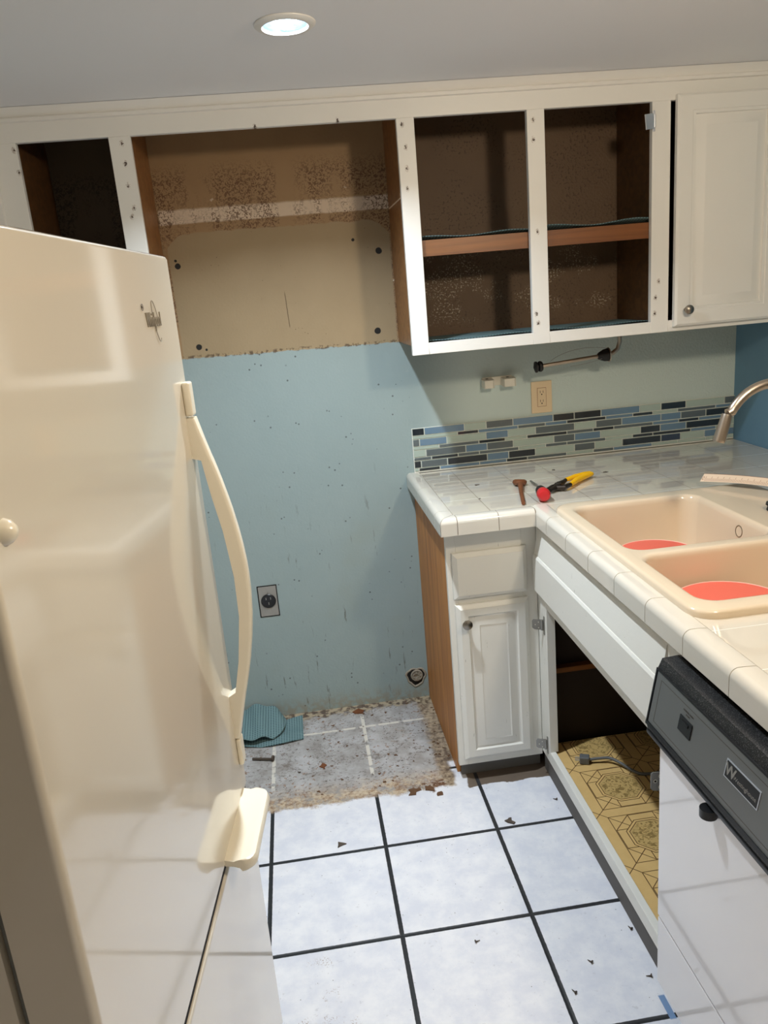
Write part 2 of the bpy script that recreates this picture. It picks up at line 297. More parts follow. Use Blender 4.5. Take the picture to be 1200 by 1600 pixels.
# ------------------------------------------------------------------ object helpers
def world_of(o):
    v = Matrix.Identity(4)
    while o is not None: v = o.matrix_basis @ v; o = o.parent
    return v
class B:
    def __init__(s): s.bm = bmesh.new(); s.mi = 0
    def _m(s, fs):
        for f in fs: f.material_index = s.mi
    def box(s, a, b, bev=0.0, seg=2, mat=None):
        r = bmesh.ops.create_cube(s.bm, size=1); vs = r['verts']
        c = [(a[i] + b[i]) / 2 for i in range(3)]; d = [abs(b[i] - a[i]) for i in range(3)]
        for v in vs: v.co = Vector((c[0] + v.co.x * d[0], c[1] + v.co.y * d[1], c[2] + v.co.z * d[2]))
        if mat is not None:
            for v in vs: v.co = mat @ v.co
        fs = list({f for v in vs for f in v.link_faces}); s._m(fs)
        if bev > 0:
            es = list({e for v in vs for e in v.link_edges})
            bmesh.ops.bevel(s.bm, geom=es, offset=min(bev, min(d) * .49), segments=seg, affect='EDGES', profile=.6)
        return s
    def loops(s, rings, cap0=True, cap1=True, closed=True):
        R = [[s.bm.verts.new(p) for p in r] for r in rings]; n = len(R[0])
        for a, b in zip(R, R[1:]):
            for i in range(n if closed else n - 1):
                f = s.bm.faces.new((a[i], a[(i + 1) % n], b[(i + 1) % n], b[i])); f.material_index = s.mi
        if cap0 and closed: s.bm.faces.new(R[0][::-1]).material_index = s.mi
        if cap1 and closed: s.bm.faces.new(R[-1]).material_index = s.mi
        return s
    def tube(s, pts, r, n=12, cap=True):
        pts = [Vector(p) for p in pts]; rs = r if isinstance(r, (list, tuple)) else [r] * len(pts); rings = []
        t0 = (pts[1] - pts[0]).normalized(); u = t0.orthogonal().normalized()
        for i, p in enumerate(pts):
            t = ((pts[min(i + 1, len(pts) - 1)] - pts[max(i - 1, 0)])).normalized()
            u = (u - t * u.dot(t)).normalized(); v = t.cross(u)
            rings.append([p + (u * math.cos(2 * math.pi * k / n) + v * math.sin(2 * math.pi * k / n)) * rs[i] for k in range(n)])
        return s.loops(rings, cap, cap)
    def lathe(s, prof, o, axis=(0, 0, 1), n=28, cap=True):
        a = Vector(axis).normalized(); u = a.orthogonal().normalized(); v = a.cross(u); o = Vector(o)
        return s.loops([[o + a * h + (u * math.cos(2 * math.pi * k / n) + v * math.sin(2 * math.pi * k / n)) * max(r, 1e-5) for k in range(n)] for r, h in prof], cap, cap)
    def prism(s, pts, vec, bev=0.0):
        v = Vector(vec); n0 = len(s.bm.verts)
        s.loops([[Vector(p) for p in pts], [Vector(p) + v for p in pts]])
        return s
    def fill(s, outer, holes):
        es = []
        for lp in [outer] + holes:
            vs = [s.bm.verts.new(p) for p in lp]
            for i in range(len(vs)): es.append(s.bm.edges.new((vs[i], vs[(i + 1) % len(vs)])))
        r = bmesh.ops.triangle_fill(s.bm, use_beauty=True, use_dissolve=False, edges=es)
        s._m([g for g in r['geom'] if isinstance(g, bmesh.types.BMFace)]); return s
    def sheet(s, fn, nu, nv, th):
        """a thin wavy sheet: fn(u,v)->point, thickness th downwards"""
        top = [[s.bm.verts.new(fn(i / nu, j / nv)) for j in range(nv + 1)] for i in range(nu + 1)]
        bot = [[s.bm.verts.new(Vector(fn(i / nu, j / nv)) - Vector((0, 0, th))) for j in range(nv + 1)] for i in range(nu + 1)]
        for i in range(nu):
            for j in range(nv):
                s.bm.faces.new((top[i][j], top[i + 1][j], top[i + 1][j + 1], top[i][j + 1])); s.bm.faces.new((bot[i][j + 1], bot[i + 1][j + 1], bot[i + 1][j], bot[i][j]))
        for i in range(nu):
            s.bm.faces.new((top[i + 1][0], top[i][0], bot[i][0], bot[i + 1][0])); s.bm.faces.new((top[i][nv], top[i + 1][nv], bot[i + 1][nv], bot[i][nv]))
        for j in range(nv):
            s.bm.faces.new((top[0][j], top[0][j + 1], bot[0][j + 1], bot[0][j])); s.bm.faces.new((top[nu][j + 1], top[nu][j], bot[nu][j], bot[nu][j + 1]))
        return s
    def obj(s, name, mats, parent=None, smooth=True, loc=None, local=False, label=None, norm=True):
        if norm: bmesh.ops.recalc_face_normals(s.bm, faces=s.bm.faces)
        if not isinstance(mats, (list, tuple)): mats = [mats]
        o = bpy.data.objects.new(name, None)
        me = bpy.data.meshes.new(name)
        if parent is not None:
            if not local: s.bm.transform(world_of(parent).inverted())
        elif loc is not None: s.bm.transform(Matrix.Translation(-Vector(loc)))
        s.bm.to_mesh(me); s.bm.free()
        for m in mats: me.materials.append(m)
        if smooth:
            for p in me.polygons: p.use_smooth = True
            me.set_sharp_from_angle(angle=math.radians(38))
        bpy.data.objects.remove(o)
        o = bpy.data.objects.new(name, me); COL.objects.link(o)
        if smooth: md = o.modifiers.new('weighted_normal', 'WEIGHTED_NORMAL'); md.keep_sharp = True
        if parent is not None: o.parent = parent
        elif loc is not None: o.location = loc
        if label: o['label'] = label
        return o
def tag(o, label, cat, group=None):
    o['label'] = label; o['category'] = cat
    if group: o['group'] = group
    return o
def thing(name, label, cat, loc=(0, 0, 0), rz=0, group=None):
    o = bpy.data.objects.new(name, None); COL.objects.link(o); o.location = loc; o.rotation_euler = (0, 0, rz); o.empty_display_size = .05
    return tag(o, label, cat, group)
def struct(o): o['kind'] = 'structure'; return o
def text(s, size, name, mat, parent, mtx, ext=.0006, local=False, sx=1.0, label=None, off=0.0):
    c = bpy.data.curves.new(name, 'FONT'); c.body = s; c.size = size; c.extrude = ext; c.offset = off; c.align_x = 'CENTER'; c.align_y = 'CENTER'
    o = bpy.data.objects.new(name, c); COL.objects.link(o); bpy.context.view_layer.update()
    dg = bpy.context.evaluated_depsgraph_get(); me = bpy.data.meshes.new_from_object(o.evaluated_get(dg))
    bpy.data.objects.remove(o); bpy.data.curves.remove(c)
    me.transform(Matrix.Scale(sx, 4, (1, 0, 0))); me.transform(mtx)
    if parent is not None and not local: me.transform(world_of(parent).inverted())
    me.materials.clear(); me.materials.append(mat); me.name = name
    o = bpy.data.objects.new(name, me); COL.objects.link(o)
    if parent is not None: o.parent = parent
    if label: o['label'] = label
    return o
def frame(o, ex, ey):
    ex = Vector(ex).normalized(); ey = Vector(ey).normalized(); ez = ex.cross(ey)
    return Matrix(((ex.x, ey.x, ez.x, o[0]), (ex.y, ey.y, ez.y, o[1]), (ex.z, ey.z, ez.z, o[2]), (0, 0, 0, 1)))
def circle(c, r, n, z): return [(c[0] + r * math.cos(2 * math.pi * k / n), c[1] + r * math.sin(2 * math.pi * k / n), z) for k in range(n)]
def rrect(x0, x1, y0, y1, r, z, n=6):
    P = []
    for cx, cy, a in ((x1 - r, y1 - r, 0), (x0 + r, y1 - r, 90), (x0 + r, y0 + r, 180), (x1 - r, y0 + r, 270)):
        for k in range(n + 1):
            t = math.radians(a + 90 * k / n); P.append((cx + r * math.cos(t), cy + r * math.sin(t), z))
    return P
def raised_panel(b, x0, x1, z0, z1, yf, th, fw=.045, sgn=-1):
    """a raised-panel door lying in the xz plane, front face at y=yf, back at yf+th"""
    def ring(i, d): return [(x0 + i, yf + d, z0 + i), (x1 - i, yf + d, z0 + i), (x1 - i, yf + d, z1 - i), (x0 + i, yf + d, z1 - i)]
    rings = [ring(0, th), ring(0, .006), ring(.007, 0), ring(fw - .012, 0), ring(fw - .010, .002), ring(fw - .002, .002), ring(fw, .009), ring(fw + .004, .009), ring(fw + .030, .0025), ring(fw + .033, .001)]
    b.loops(rings, True, True); return b

# ================================================================== the room
XL, XR, YB, YF = -1.62, 1.2343, 0.0, -4.9
struct(B().box((XL - .1, YF - .1, -.06), (XR + 1.6, .1, 0)).obj('floor', M_FLOOR))
b = B().box((XL - .1, 0, 0), (XR + 1.6, .12, 2.4))
struct(b.obj('wall_back', M_WALL))
struct(B().box((XL - .1, YF, 0), (XL, 0, 2.4)).obj('wall_left', M_CREAM))
struct(B().box((XL - .1, YF - .1, 0), (XR + 1.6, YF, 2.4)).obj('wall_front', M_CREAM))
b = B(); b.box((XR, -1.0, 0), (XR + .1, 0, 2.4)); struct(b.obj('wall_right', M_NAVY))
struct(B().box((XR + 1.5, YF, 0), (XR + 1.6, 0, 2.4)).obj('wall_far_right', M_CREAM))
b = B(); holes = [circle((c[0], c[1]), .0475, 32, CEIL) for c in CANS]
b.fill([(XL - .1, YF - .1, CEIL), (XR + 1.6, YF - .1, CEIL), (XR + 1.6, .1, CEIL), (XL - .1, .1, CEIL)], holes)
struct(b.obj('ceiling', M_CEIL, smooth=False, norm=False))
struct(B().box((XL - .1, YF - .1, CEIL + .14), (XR + 1.6, .1, CEIL + .2)).obj('trim_2', M_CEIL))
# crown strip along the top of the upper cabinets
b = B(); yf = -.349
prof = [(yf + .0, 2.086), (yf - .008, 2.088), (yf - .010, 2.096), (yf - .005, 2.1), (yf - .012, 2.112), (yf - .022, CEIL - .001), (yf + .0, CEIL - .001)]
b.loops([[(x, p[0], p[1]) for p in prof] for x in (XL + .001, XR - .001)])
struct(b.obj('trim_1', M_WH))

# ================================================================== recessed ceiling lights
REFL = m_reflector(None)
def can(i, x, y, power, col):
    lab = ['lit recessed ceiling light above the stove gap with a white ring', 'added fill light in an unseen recessed can behind the camera'][i]
    t = thing('recessed_ceiling_light', lab, 'ceiling light', (x, y, CEIL))
    B().lathe([(.0465, -.001), (.0465, -.004), (.050, -.008), (.060, -.007), (.0655, -.003), (.066, -.0005)], (x, y, CEIL), n=40, cap=False).obj('trim_ring', M_WH, t)
    B().lathe([(.0460, -.003), (.044, .006), (.040, .03), (.034, .05)], (x, y, CEIL), n=40, cap=False).obj('reflector', REFL, t)
    B().lathe([(.001, .016), (.018, .014), (.026, .02), (.028, .03), (.02, .05), (.014, .075)], (x, y, CEIL), n=28).obj('bulb', emit('lit_bulb', col, 30 if i == 0 else 20), t)
    ld = bpy.data.lights.new('lamp', 'AREA'); ld.shape = 'DISK'; ld.size = .055; ld.spread = math.radians(135); ld.energy = power; ld.color = col
    lo = bpy.data.objects.new('lamp', ld); COL.objects.link(lo); lo.parent = t; lo.location = (0, 0, .006 - .001)
for i, c in enumerate(CANS): can(i, *c)
gl = thing('unseen_globe_light', 'unseen warm lamp above the dishwasher run, shaped as a globe to spread its light', 'ceiling light', (GLOBE[0], GLOBE[1], CEIL))
B().lathe([(.02, -.0005), (.085, -.0005), (.085, -.012), (.05, -.02), (.045, -.045)], (GLOBE[0], GLOBE[1], CEIL), n=36).obj('ceiling_plate', M_WH, gl)
B().lathe([(.001, .0)] + [(.07 * math.sin(math.radians(a)), -.07 + .07 * math.cos(math.radians(a))) for a in range(12, 170, 12)] + [(.001, -.14)], (GLOBE[0], GLOBE[1], CEIL - .03), n=36).obj('globe', emit('lit_globe_glass', GLOBE[3], GLOBE[2]), gl)

# ================================================================== upper cabinets (one continuous built-in run)
UY = -.349; TH = .019; Z0, ZO, ZT = 1.365, 1.400, 2.0365
up = thing('upper_cabinet', 'built-in white upper cabinet run with doors removed, open brown interiors', 'cabinet', (0, 0, Z0))
b = B(); xe = XR - .003
fr = lambda x0, x1, z0, z1: b.box((x0, UY, z0), (x1, UY + TH, z1), .0012, 1)
fr(-1.155, xe, ZT, 2.12)                     # top rail
fr(-1.155, -1.086, 1.66, ZT); fr(-.8385, -.779, 1.66, ZT)
fr(-1.086, -.8385, 1.66, 1.70)
fr(-.0323, .020, Z0, ZT); fr(.353, .4065, Z0, ZT); fr(.737, .795, Z0, ZT); fr(1.135, xe, Z0, ZT)
fr(.020, .353, Z0, ZO); fr(.4065, .737, Z0, ZO); fr(.795, 1.135, Z0, ZO)
b.obj('face_frame', M_UP, up)
b = B().box((-1.61, UY - .012, 1.66), (-1.156, UY + TH, 2.12), .002, 1).box((-1.165, UY - .02, 1.5), (-1.148, UY - .0005, 2.085), .003)
b.obj('end_stile', M_WH, up)
B().box((-.0250, UY + TH, 1.392), (-.012, -.001, 2.12)).obj('side_panel', M_DIV, up, label='brown unpainted side panel of the hood bay')
B().box((-.806, UY + TH, 1.66), (-.787, -.001, 2.12)).obj('side_panel', M_DIV, up)
B().box((-1.112, UY + TH, 1.66), (-1.098, -.001, 2.12)).obj('side_panel', M_INT, up)
B().box((.775, UY + TH, 1.392), (.79, -.001, 2.12)).obj('side_panel', M_INT, up)
for (a_, c_, z_) in ((-1.098, -.806, 1.675), (-.012, .775, 1.398), (.79, xe, 1.398)): B().box((a_, UY + TH, z_ - .013), (c_, -.001, z_)).obj('cabinet_floor', M_INT, up)
B().box((-1.15, UY + TH, 2.108), (xe, -.001, 2.119)).obj('cabinet_top', M_INT, up)
B().box((-.0115, UY + TH + .004, 1.683), (.7745, -.002, 1.7015)).box((-.0115, UY + TH + .003, 1.655), (.7745, UY + TH + .022, 1.683)).obj('shelf', M_SHELF, up)
B().box((.404, UY + TH, 1.735), (.4085, UY + TH + .03, 1.822), .001).obj('catch_plate', M_GALV, up)
B().box((-.0295, UY + .030, 1.832), (-.0255, UY + .048, 1.842), .0015).box((-.0265, UY + .04, 1.828), (-.0252, -.02, 1.832)).obj('wood_splinter', M_PAPER, up)
# closed right door
b = B(); raised_panel(b, .808, 1.150, 1.380, 2.050, UY - .021, .0205, .058); dr = b.obj('door', M_UP, up)
B().lathe([(.006, 0), (.005, .012), (.011, .016), (.0145, .022), (.014, .028), (.009, .032), (.001, .033)], (.842, UY - .021, 1.430), (0, -1, 0)).obj('knob', M_PEWTER, dr)
# left over hinge on the third stile
b = B().box((.7375, UY - .0025, 1.955), (.7455, UY - .0003, 2.012), .0008)
b.tube([(.742, UY - .004, 1.966), (.742, UY - .004, 2.000)], .0035, 10)
b.box((0, -.001, -.020), (.034, .001, .020), .0008, mat=frame((.740, UY - .005, 1.983), (-.93, -.36, -.12), (.36, -.93, 0)))
b.obj('hinge', M_CHROME, up, label='bare chrome hinge left on the stile')

# shelf liners lying on the shelf and the cabinet floor
def liner(x0, x1, z, name, lab, amp, front=-.322):
    def f(u, v):
        x = x0 + (x1 - x0) * u; y = front + (-.01 - front) * v
        lift = amp * (math.sin(u * 9 + .6) * .5 + .5) * max(0, 1 - v * 5) + (.5 * amp if v < .02 else 0)
        return (x, y, z + .0022 + lift)
    o = B().sheet(f, 50, 12, .0022).obj(name, M_LINER, loc=(x0, front, z)); tag(o, lab, 'shelf liner'); return o
liner(.0, .370, 1.7018, 'shelf_liner', 'grey-blue ribbed liner on the shelf of the first open cupboard', .007)
liner(.385, .772, 1.7018, 'shelf_liner', 'grey-blue ribbed liner curling up on the shelf of the second open cupboard', .010)
liner(-.008, .370, 1.3983, 'shelf_liner', 'grey-blue liner on the bottom of the first open cupboard', .004)
liner(.385, .772, 1.3983, 'shelf_liner', 'grey-blue liner on the bottom of the second open cupboard', .004)

# ================================================================== mosaic backsplash
ROWS = [[(-0.004, 'K'), (0.041, 'B'), (0.19, 'L'), (0.271, 'G'), (0.372, 'B'), (0.524, 'K'), (0.605, 'K'), (0.708, 'B'), (0.858, 'L'), (0.941, 'K'), (1.039, 'L'), (1.192, 'G'), (1.234, '')],
 [(-0.004, 'L'), (0.163, 'K'), (0.241, 'B'), (0.39, 'G'), (0.494, 'B'), (0.576, 'K'), (0.726, 'B'), (0.831, 'K'), (0.909, 'L'), (1.007, 'G'), (1.157, 'B'), (1.234, '')],
 [(-0.004, 'G'), (0.021, 'B'), (0.122, 'L'), (0.269, 'B'), (0.352, 'L'), (0.456, 'G'), (0.605, 'L'), (0.688, 'G'), (0.788, 'B'), (0.941, 'B'), (1.02, 'G'), (1.119, 'K'), (1.234, '')],
 [(-0.004, 'L'), (0.092, 'G'), (0.241, 'K'), (0.34, 'L'), (0.423, 'K'), (0.576, 'G'), (0.677, 'K'), (0.757, 'G'), (0.91, 'B'), (1.011, 'K'), (1.091, 'B'), (1.18, 'G'), (1.234, '')],
 [(-0.004, 'L'), (0.042, 'G'), (0.191, 'B'), (0.271, 'G'), (0.37, 'L'), (0.525, 'G'), (0.605, 'B'), (0.705, 'L'), (0.861, 'K'), (0.939, 'B'), (1.041, 'K'), (1.18, 'L'), (1.234, '')],
 [(-0.004, 'G'), (0.061, 'K'), (0.161, 'G'), (0.241, 'G'), (0.39, 'L'), (0.493, 'G'), (0.575, 'G'), (0.725, 'L'), (0.83, 'K'), (0.91, 'K'), (1.06, 'B'), (1.16, 'L'), (1.234, '')],
 [(-0.004, 'K'), (0.022, 'G'), (0.12, 'K'), (0.27, 'B'), (0.351, 'K'), (0.453, 'L'), (0.604, 'G'), (0.683, 'L'), (0.79, 'K'), (0.942, 'N'), (1.02, 'L'), (1.115, 'B'), (1.234, '')],
 [(-0.004, 'L'), (0.012, 'K'), (0.091, 'B'), (0.24, 'B'), (0.342, 'K'), (0.422, 'G'), (0.573, 'L'), (0.677, 'G'), (0.756, 'B'), (0.907, 'L'), (1.01, 'L'), (1.122, 'L'), (1.234, '')]]
bs = thing('mosaic_backsplash', 'narrow strip of blue, grey and black glass mosaic above the counter', 'backsplash', (.6, -.001, .9165))
B().box((-.005, -.0075, .9165), (XR - .001, -.0005, 1.080)).obj('grout_bed', M_GWHITE, bs)
b = B(); keys = list(M_GL); z = 1.079
for i, r in enumerate(ROWS):
    h = (.0245, .0105)[i % 2]; b_z1 = z; b_z0 = z - h; z = b_z0 - .0025
    for (xa, k), (xb, _) in zip(r, r[1:]):
        b.mi = keys.index(k); b.box((xa + .001, -.0105, b_z0), (xb - .0015, -.002, b_z1), .0009, 1)
b.obj('glass_tiles', [M_GL[k] for k in keys], bs)

# ================================================================== tiled countertop
XC, DC, XLc, ZB, ZC, YE = .248, -.652, -.036, .866, .914, -2.25
ct = thing('tiled_countertop', 'white tiled L-shaped countertop with rounded edge tiles', 'countertop', (.3, -.3, ZB))
b = B(); xi = XC + .05; yi = DC + .05; xl = XLc + .05
outer = [(xl, -.001), (xl, yi), (xi, yi), (xi, YE), (XR - .002, YE), (XR - .002, -.001)]
hole = [(.325, -.70), (.325, -1.46), (.80, -1.46), (.80, -.70)]
b.fill([(p[0], p[1], ZC) for p in outer], [[(p[0], p[1], ZC) for p in hole]])
for lp in (outer, hole):
    b.loops([[(p[0], p[1], ZC) for p in lp], [(p[0], p[1], ZB) for p in lp]], False, False)
b.obj('tile_field', M_CTR, ct, smooth=False)
# edge tiles: profile (inward distance, height)
PROF = [(0, ZB), (0, .900)] + [(.016 - .016 * math.cos(math.radians(a)), .900 + .0175 * math.sin(math.radians(a))) for a in (15, 35, 55, 75, 90)] + [(.030, .9172), (.045, .9160), (.0492, .9142), (.0492, ZB)]
def edge(b, p0, p1, inw, mi0=0, mi1=0, g=.0010):
    p0 = Vector(p0); p1 = Vector(p1); d = (p1 - p0).normalized(); inw = Vector(inw)
    L = []
    for p, s, mi in ((p0, 1, mi0), (p1, -1, mi1)):
        L.append([(p + d * s * (g + mi * u) + inw * u).to_3d() + Vector((0, 0, zz)) for u, zz in PROF])
    b.loops(L)
b = B()
ys = [0, -.255, -.411, -.56]
for a, c in zip(ys, ys[1:]): edge(b, (XLc, a), (XLc, c), (1, 0))
edge(b, (XLc, -.56), (XLc, DC), (1, 0), 0, 1, .0011); edge(b, (XLc, DC), (.0149, DC), (0, 1), 1, 0, .0011)
for a, c in ((.0149, .1378), (.1378, XC)): edge(b, (a, DC), (c, DC), (0, 1))
yy = [yi, -.746] + [-.746 - .1555 * k for k in range(1, 11)]
yy = [y for y in yy if y > YE] + [YE]
for a, c in zip(yy, yy[1:]): edge(b, (XC, a), (XC, c), (1, 0))
b.obj('edge_tiles', M_CAP, ct)
PROF0 = PROF; PROF = [(.0014, ZB + .001)] + [(u + .0012 + (.0006 if u > .02 else 0), zz_ - .0014) for u, zz_ in PROF0[1:-2]] + [(.0500, .9130), (.0500, ZB + .001)]
b = B(); edge(b, (XLc, -.0005), (XLc, DC), (1, 0), 0, 1, 0); edge(b, (XLc, DC), (XC + .002, DC), (0, 1), 1, 0, 0); edge(b, (XC, yi + .0), (XC, YE), (1, 0), 0, 0, 0); PROF = PROF0
b.obj('grout', M_GROUTD, ct)
B().box((xl, -.601, ZB - .0), (xi, -.002, ZB + .012)).box((xi, YE, ZB), (.322, -.601, ZB + .012)).obj('substrate', M_GROUT, ct)

# ================================================================== double bowl sink
sk = thing('double_bowl_sink', 'cream double-bowl drop-in sink in the tiled counter', 'sink', (.56, -1.08, ZC))
def outl(i, z): 
    x0, x1, y0, y1 = .291 + i, .90 - i, -1.492 + i, -.667 - i; r = .05 - i * .5; P = rrect(x0, x1, y0, y1, r, z)
    # the back corner towards the tap is cut off at an angle
    return P
ob = [outl(0, .9142), outl(0, .924), outl(.003, .929), outl(.009, .9315)]
def bowl(x0, x1, y0, y1):
    R = []
    for i, z in ((0, .9315), (.005, .930), (.010, .925), (.013, .914), (.016, .88), (.022, .80), (.028, .768), (.040, .750), (.062, .744)):
        R.append(rrect(x0 + i, x1 - i, y0 + i, y1 - i, max(.045 - i * .2, .03), z))
    return R
b1 = bowl(.322, .70, -1.128, -.712); b2 = bowl(.322, .70, -1.450, -1.150)
b = B(); b.loops(ob, False, False); b.loops(b1, False, True); b.loops(b2, False, True); b.fill(ob[-1], [b1[0], b2[0]])
bmesh.ops.remove_doubles(b.bm, verts=b.bm.verts, dist=1e-5)
b.obj('basin', M_SINK, sk, norm=True)
b = B(); b.lathe([(.0130, 0), (.0160, .002), (.0160, .003), (.0135, .003), (.0130, 0)], (.6872, -.972, .892), (-1, 0, .08), 24, cap=False).obj('overflow_ring', M_PEWTER, sk)
for (yy_, r_, lab) in ((-.958, .0998, 'round red plastic tub in the far bowl of the sink'), (-1.305, .119, 'round red plastic tub in the near bowl of the sink')):
    t = thing('plastic_tub', lab, 'tub', (.471, yy_, .7445))
    c = (t.location.x, t.location.y)
    B().lathe([(r_ * .82, .0005), (r_ * .86, .004), (r_ * .955, .107)], (c[0], c[1], .744), n=48).obj('tub_body', M_RED, t)
    B().lathe([(r_ - .004, .1075), (r_ - .0005, .1085), (r_ - .0005, .1145), (r_ - .003, .1160), (r_ - .0045, .1150)], (c[0], c[1], .744), n=48, cap=False).obj('tub_rim', M_PINK, t, label='pale pink rim')
    B().lathe([(r_ - .0040, .1150), (r_ - .02, .1153), (.01, .1153)], (c[0], c[1], .744), n=48).obj('tub_lid', M_RED, t)
t = B().lathe([(.02, 0), (.022, .003), (.019, .012), (.024, .016), (.023, .022), (.006, .024)], (.792, -.958, .9318), n=32).obj('sink_plug', M_BLACK, loc=(.792, -.958, .9318)); tag(t, 'round dark sink plug at the right edge of the sink deck', 'sink plug')

# ================================================================== tap
fc = thing('gooseneck_tap', 'brushed nickel gooseneck pull-down kitchen tap over the sink', 'tap', (.858, -1.03, .9318))
TY = -1.0
cx, cz, R_ = .738, 1.153, .117
pts = [(.6262, TY, 1.207)]
for a in range(150, -6, -6):
    pts.append((cx + R_ * math.cos(math.radians(a)), TY - .0 - .03 * (1 - (a + 6) / 156) * 0, cz + R_ * math.sin(math.radians(a))))
pts.append((.857, TY, 1.10)); pts.append((.857, TY, .97))
B().tube(pts, .0118, 20).obj('spout', M_STEEL, fc)
B().tube([(.6055, TY, 1.139), (.607, TY, 1.1435), (.6235, TY, 1.198), (.6258, TY, 1.2055)], [.0135, .0152, .0132, .0122], 24).obj('spray_head', M_STEEL, fc)
B().lathe([(.026, 0), (.026, .004), (.021, .008), (.019, .06), (.015, .07)], (.857, TY, .9318), n=28).obj('base', M_STEEL, fc)
B().tube([(.86, TY - .018, .965), (.87, TY - .05, .975), (.885, TY - .09, 1.0)], [.009, .006, .005], 14).obj('lever', M_STEEL, fc)

# ================================================================== narrow base cabinet
BY = -.577
bc = thing('base_cabinet', 'narrow white base cabinet with one drawer, one door and a bare oak side', 'cabinet', (.13, -.3, 0))
b = B(); f = lambda x0, x1, z0, z1: b.box((x0, BY, z0), (x1, BY + TH, z1), .001, 1)
f(-.0118, .018, .055, .8655); f(.222, .2685, .055, .8655); f(.018, .222, .775, .8655); f(.018, .222, .605, .655); f(.018, .222, .055, .085)
b.obj('face_frame', M_BASE, bc)
b = B(); b.prism([(-.0118, -.001, .001), (-.0118, -.530, .001), (-.0118, -.530, .055), (-.0118, BY + TH, .055), (-.0118, BY + TH, .8655), (-.0118, -.001, .8655)], (.012, 0, 0)); b.obj('side_panel', M_OAK, bc, label='bare oak side panel facing the stove gap', smooth=False)
B().box((.0, -.548, .001), (.268, -.535, .058)).obj('toe_kick', simple('grey_toe_kick', (110, 108, 104), .7), bc)
b = B(); x0, x1, z0, z1, yf, th = .004, .234, .640, .788, BY - .019, .0185
rg = lambda i, d: [(x0 + i, yf + d, z0 + i), (x1 - i, yf + d, z0 + i), (x1 - i, yf + d, z1 - i), (x0 + i, yf + d, z1 - i)]
b.loops([rg(0, th), rg(0, .011), rg(.003, .008), rg(.012, .002), rg(.013, .0)]); b.obj('drawer', M_BASE, bc)
b = B(); x0, x1, z0, z1 = .006, .235, .080, .620
fw = .036
b.loops([rg(0, th), rg(0, .011), rg(.003, .008), rg(.012, .002), rg(.013, 0), rg(fw, 0), rg(fw + .004, .006), rg(fw + .008, .007), rg(fw + .010, .007), rg(fw + .034, .001), rg(fw + .037, .0025), rg(fw + .039, .0025)])
dr = b.obj('door', M_BASE, bc)
B().lathe([(.006, 0), (.005, .012), (.010, .016), (.0155, .021), (.0155, .025), (.009, .028), (.001, .029)], (.034, BY - .019, .566), (0, -1, 0)).obj('knob', M_PEWTER, dr)

# ================================================================== sink base cabinet
SX = .269
sb = thing('sink_cabinet', 'white sink base cabinet with its doors removed and dark inside', 'cabinet', (.5, -1.0, 0))
b = B(); g = lambda y0, y1, z0, z1: b.box((SX, y0, z0), (SX + TH, y1, z1), .001, 1)
g(-.655, BY + .0005, .068, .8655); g(-1.474, -1.43, .068, .8655); g(-1.43, -.655, .618, .8655); g(-1.43, -.655, .068, .108)
b.box((SX + .001, -.6553, .108), (.2955, -.640, .618)).box((SX + .001, -1.43, .602), (.293, -.655, .620))
b.obj('face_frame', M_BASE, sb)
b = B()
b.loops([[(SX - .0002, y, .650), (.252, y, .646), (.250, y, .650), (.2495, y, .757), (.2535, y, .764), (.2555, y, .764), (.2560, y, .770), (.2670, y, .838), (SX - .0002, y, .842)] for y in (-1.425, -.600)])
b.obj('false_drawer_front', M_BASE, sb, smooth=False)
B().box((SX + TH, -1.474, .085), (.88, BY - .02, .0995)).obj('cabinet_floor', M_VINYL, sb, label='tan octagon-patterned vinyl on the cabinet floor')
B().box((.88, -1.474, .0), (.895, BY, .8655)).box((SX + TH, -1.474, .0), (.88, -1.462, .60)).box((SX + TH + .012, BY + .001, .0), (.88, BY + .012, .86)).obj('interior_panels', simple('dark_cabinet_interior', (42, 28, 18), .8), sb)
B().box((.275, -1.474, .001), (.287, BY - .001, .070)).obj('toe_kick', simple('dark_toe_kick', (92, 88, 84), .7), sb)
B().box((.31, BY - .028, .355), (.50, BY, .372), .001).obj('cleat', M_SHELF, sb)
b = B()
for (y, z) in ((-.80, .604), (-.84, .604)): b.box((.288, y - .02, z - .012), (.300, y, z), .002)
b.obj('catch', M_GALV, sb)
for zc in (.540, .123):
    b = B(); b.box((SX - .0022, -.640, zc - .030), (SX - .0002, -.631, zc + .030), .0006)
    b.tube([(SX - .006, -.629, zc - .017), (SX - .006, -.629, zc + .017)], .004, 10)
    b.prism([(SX - .006, -.627, zc - .017), (SX - .006, -.627, zc + .017), (SX - .030, -.622, zc + .020), (SX - .034, -.621, zc + .014), (SX - .034, -.621, zc - .008), (SX - .028, -.622, zc - .014)], (0, .0016, 0))
    b.mi = 1
    for dx, dz in ((-.016, .010), (-.026, .003), (-.016, -.009)): b.lathe([(.0018, 0), (.0018, .0008)], (SX + dx, -.6262, zc + dz), (0, -1, 0), 10)
    b.obj('hinge', [M_GALV, M_OFFW], sb, label='bare metal hinge left on the stile')

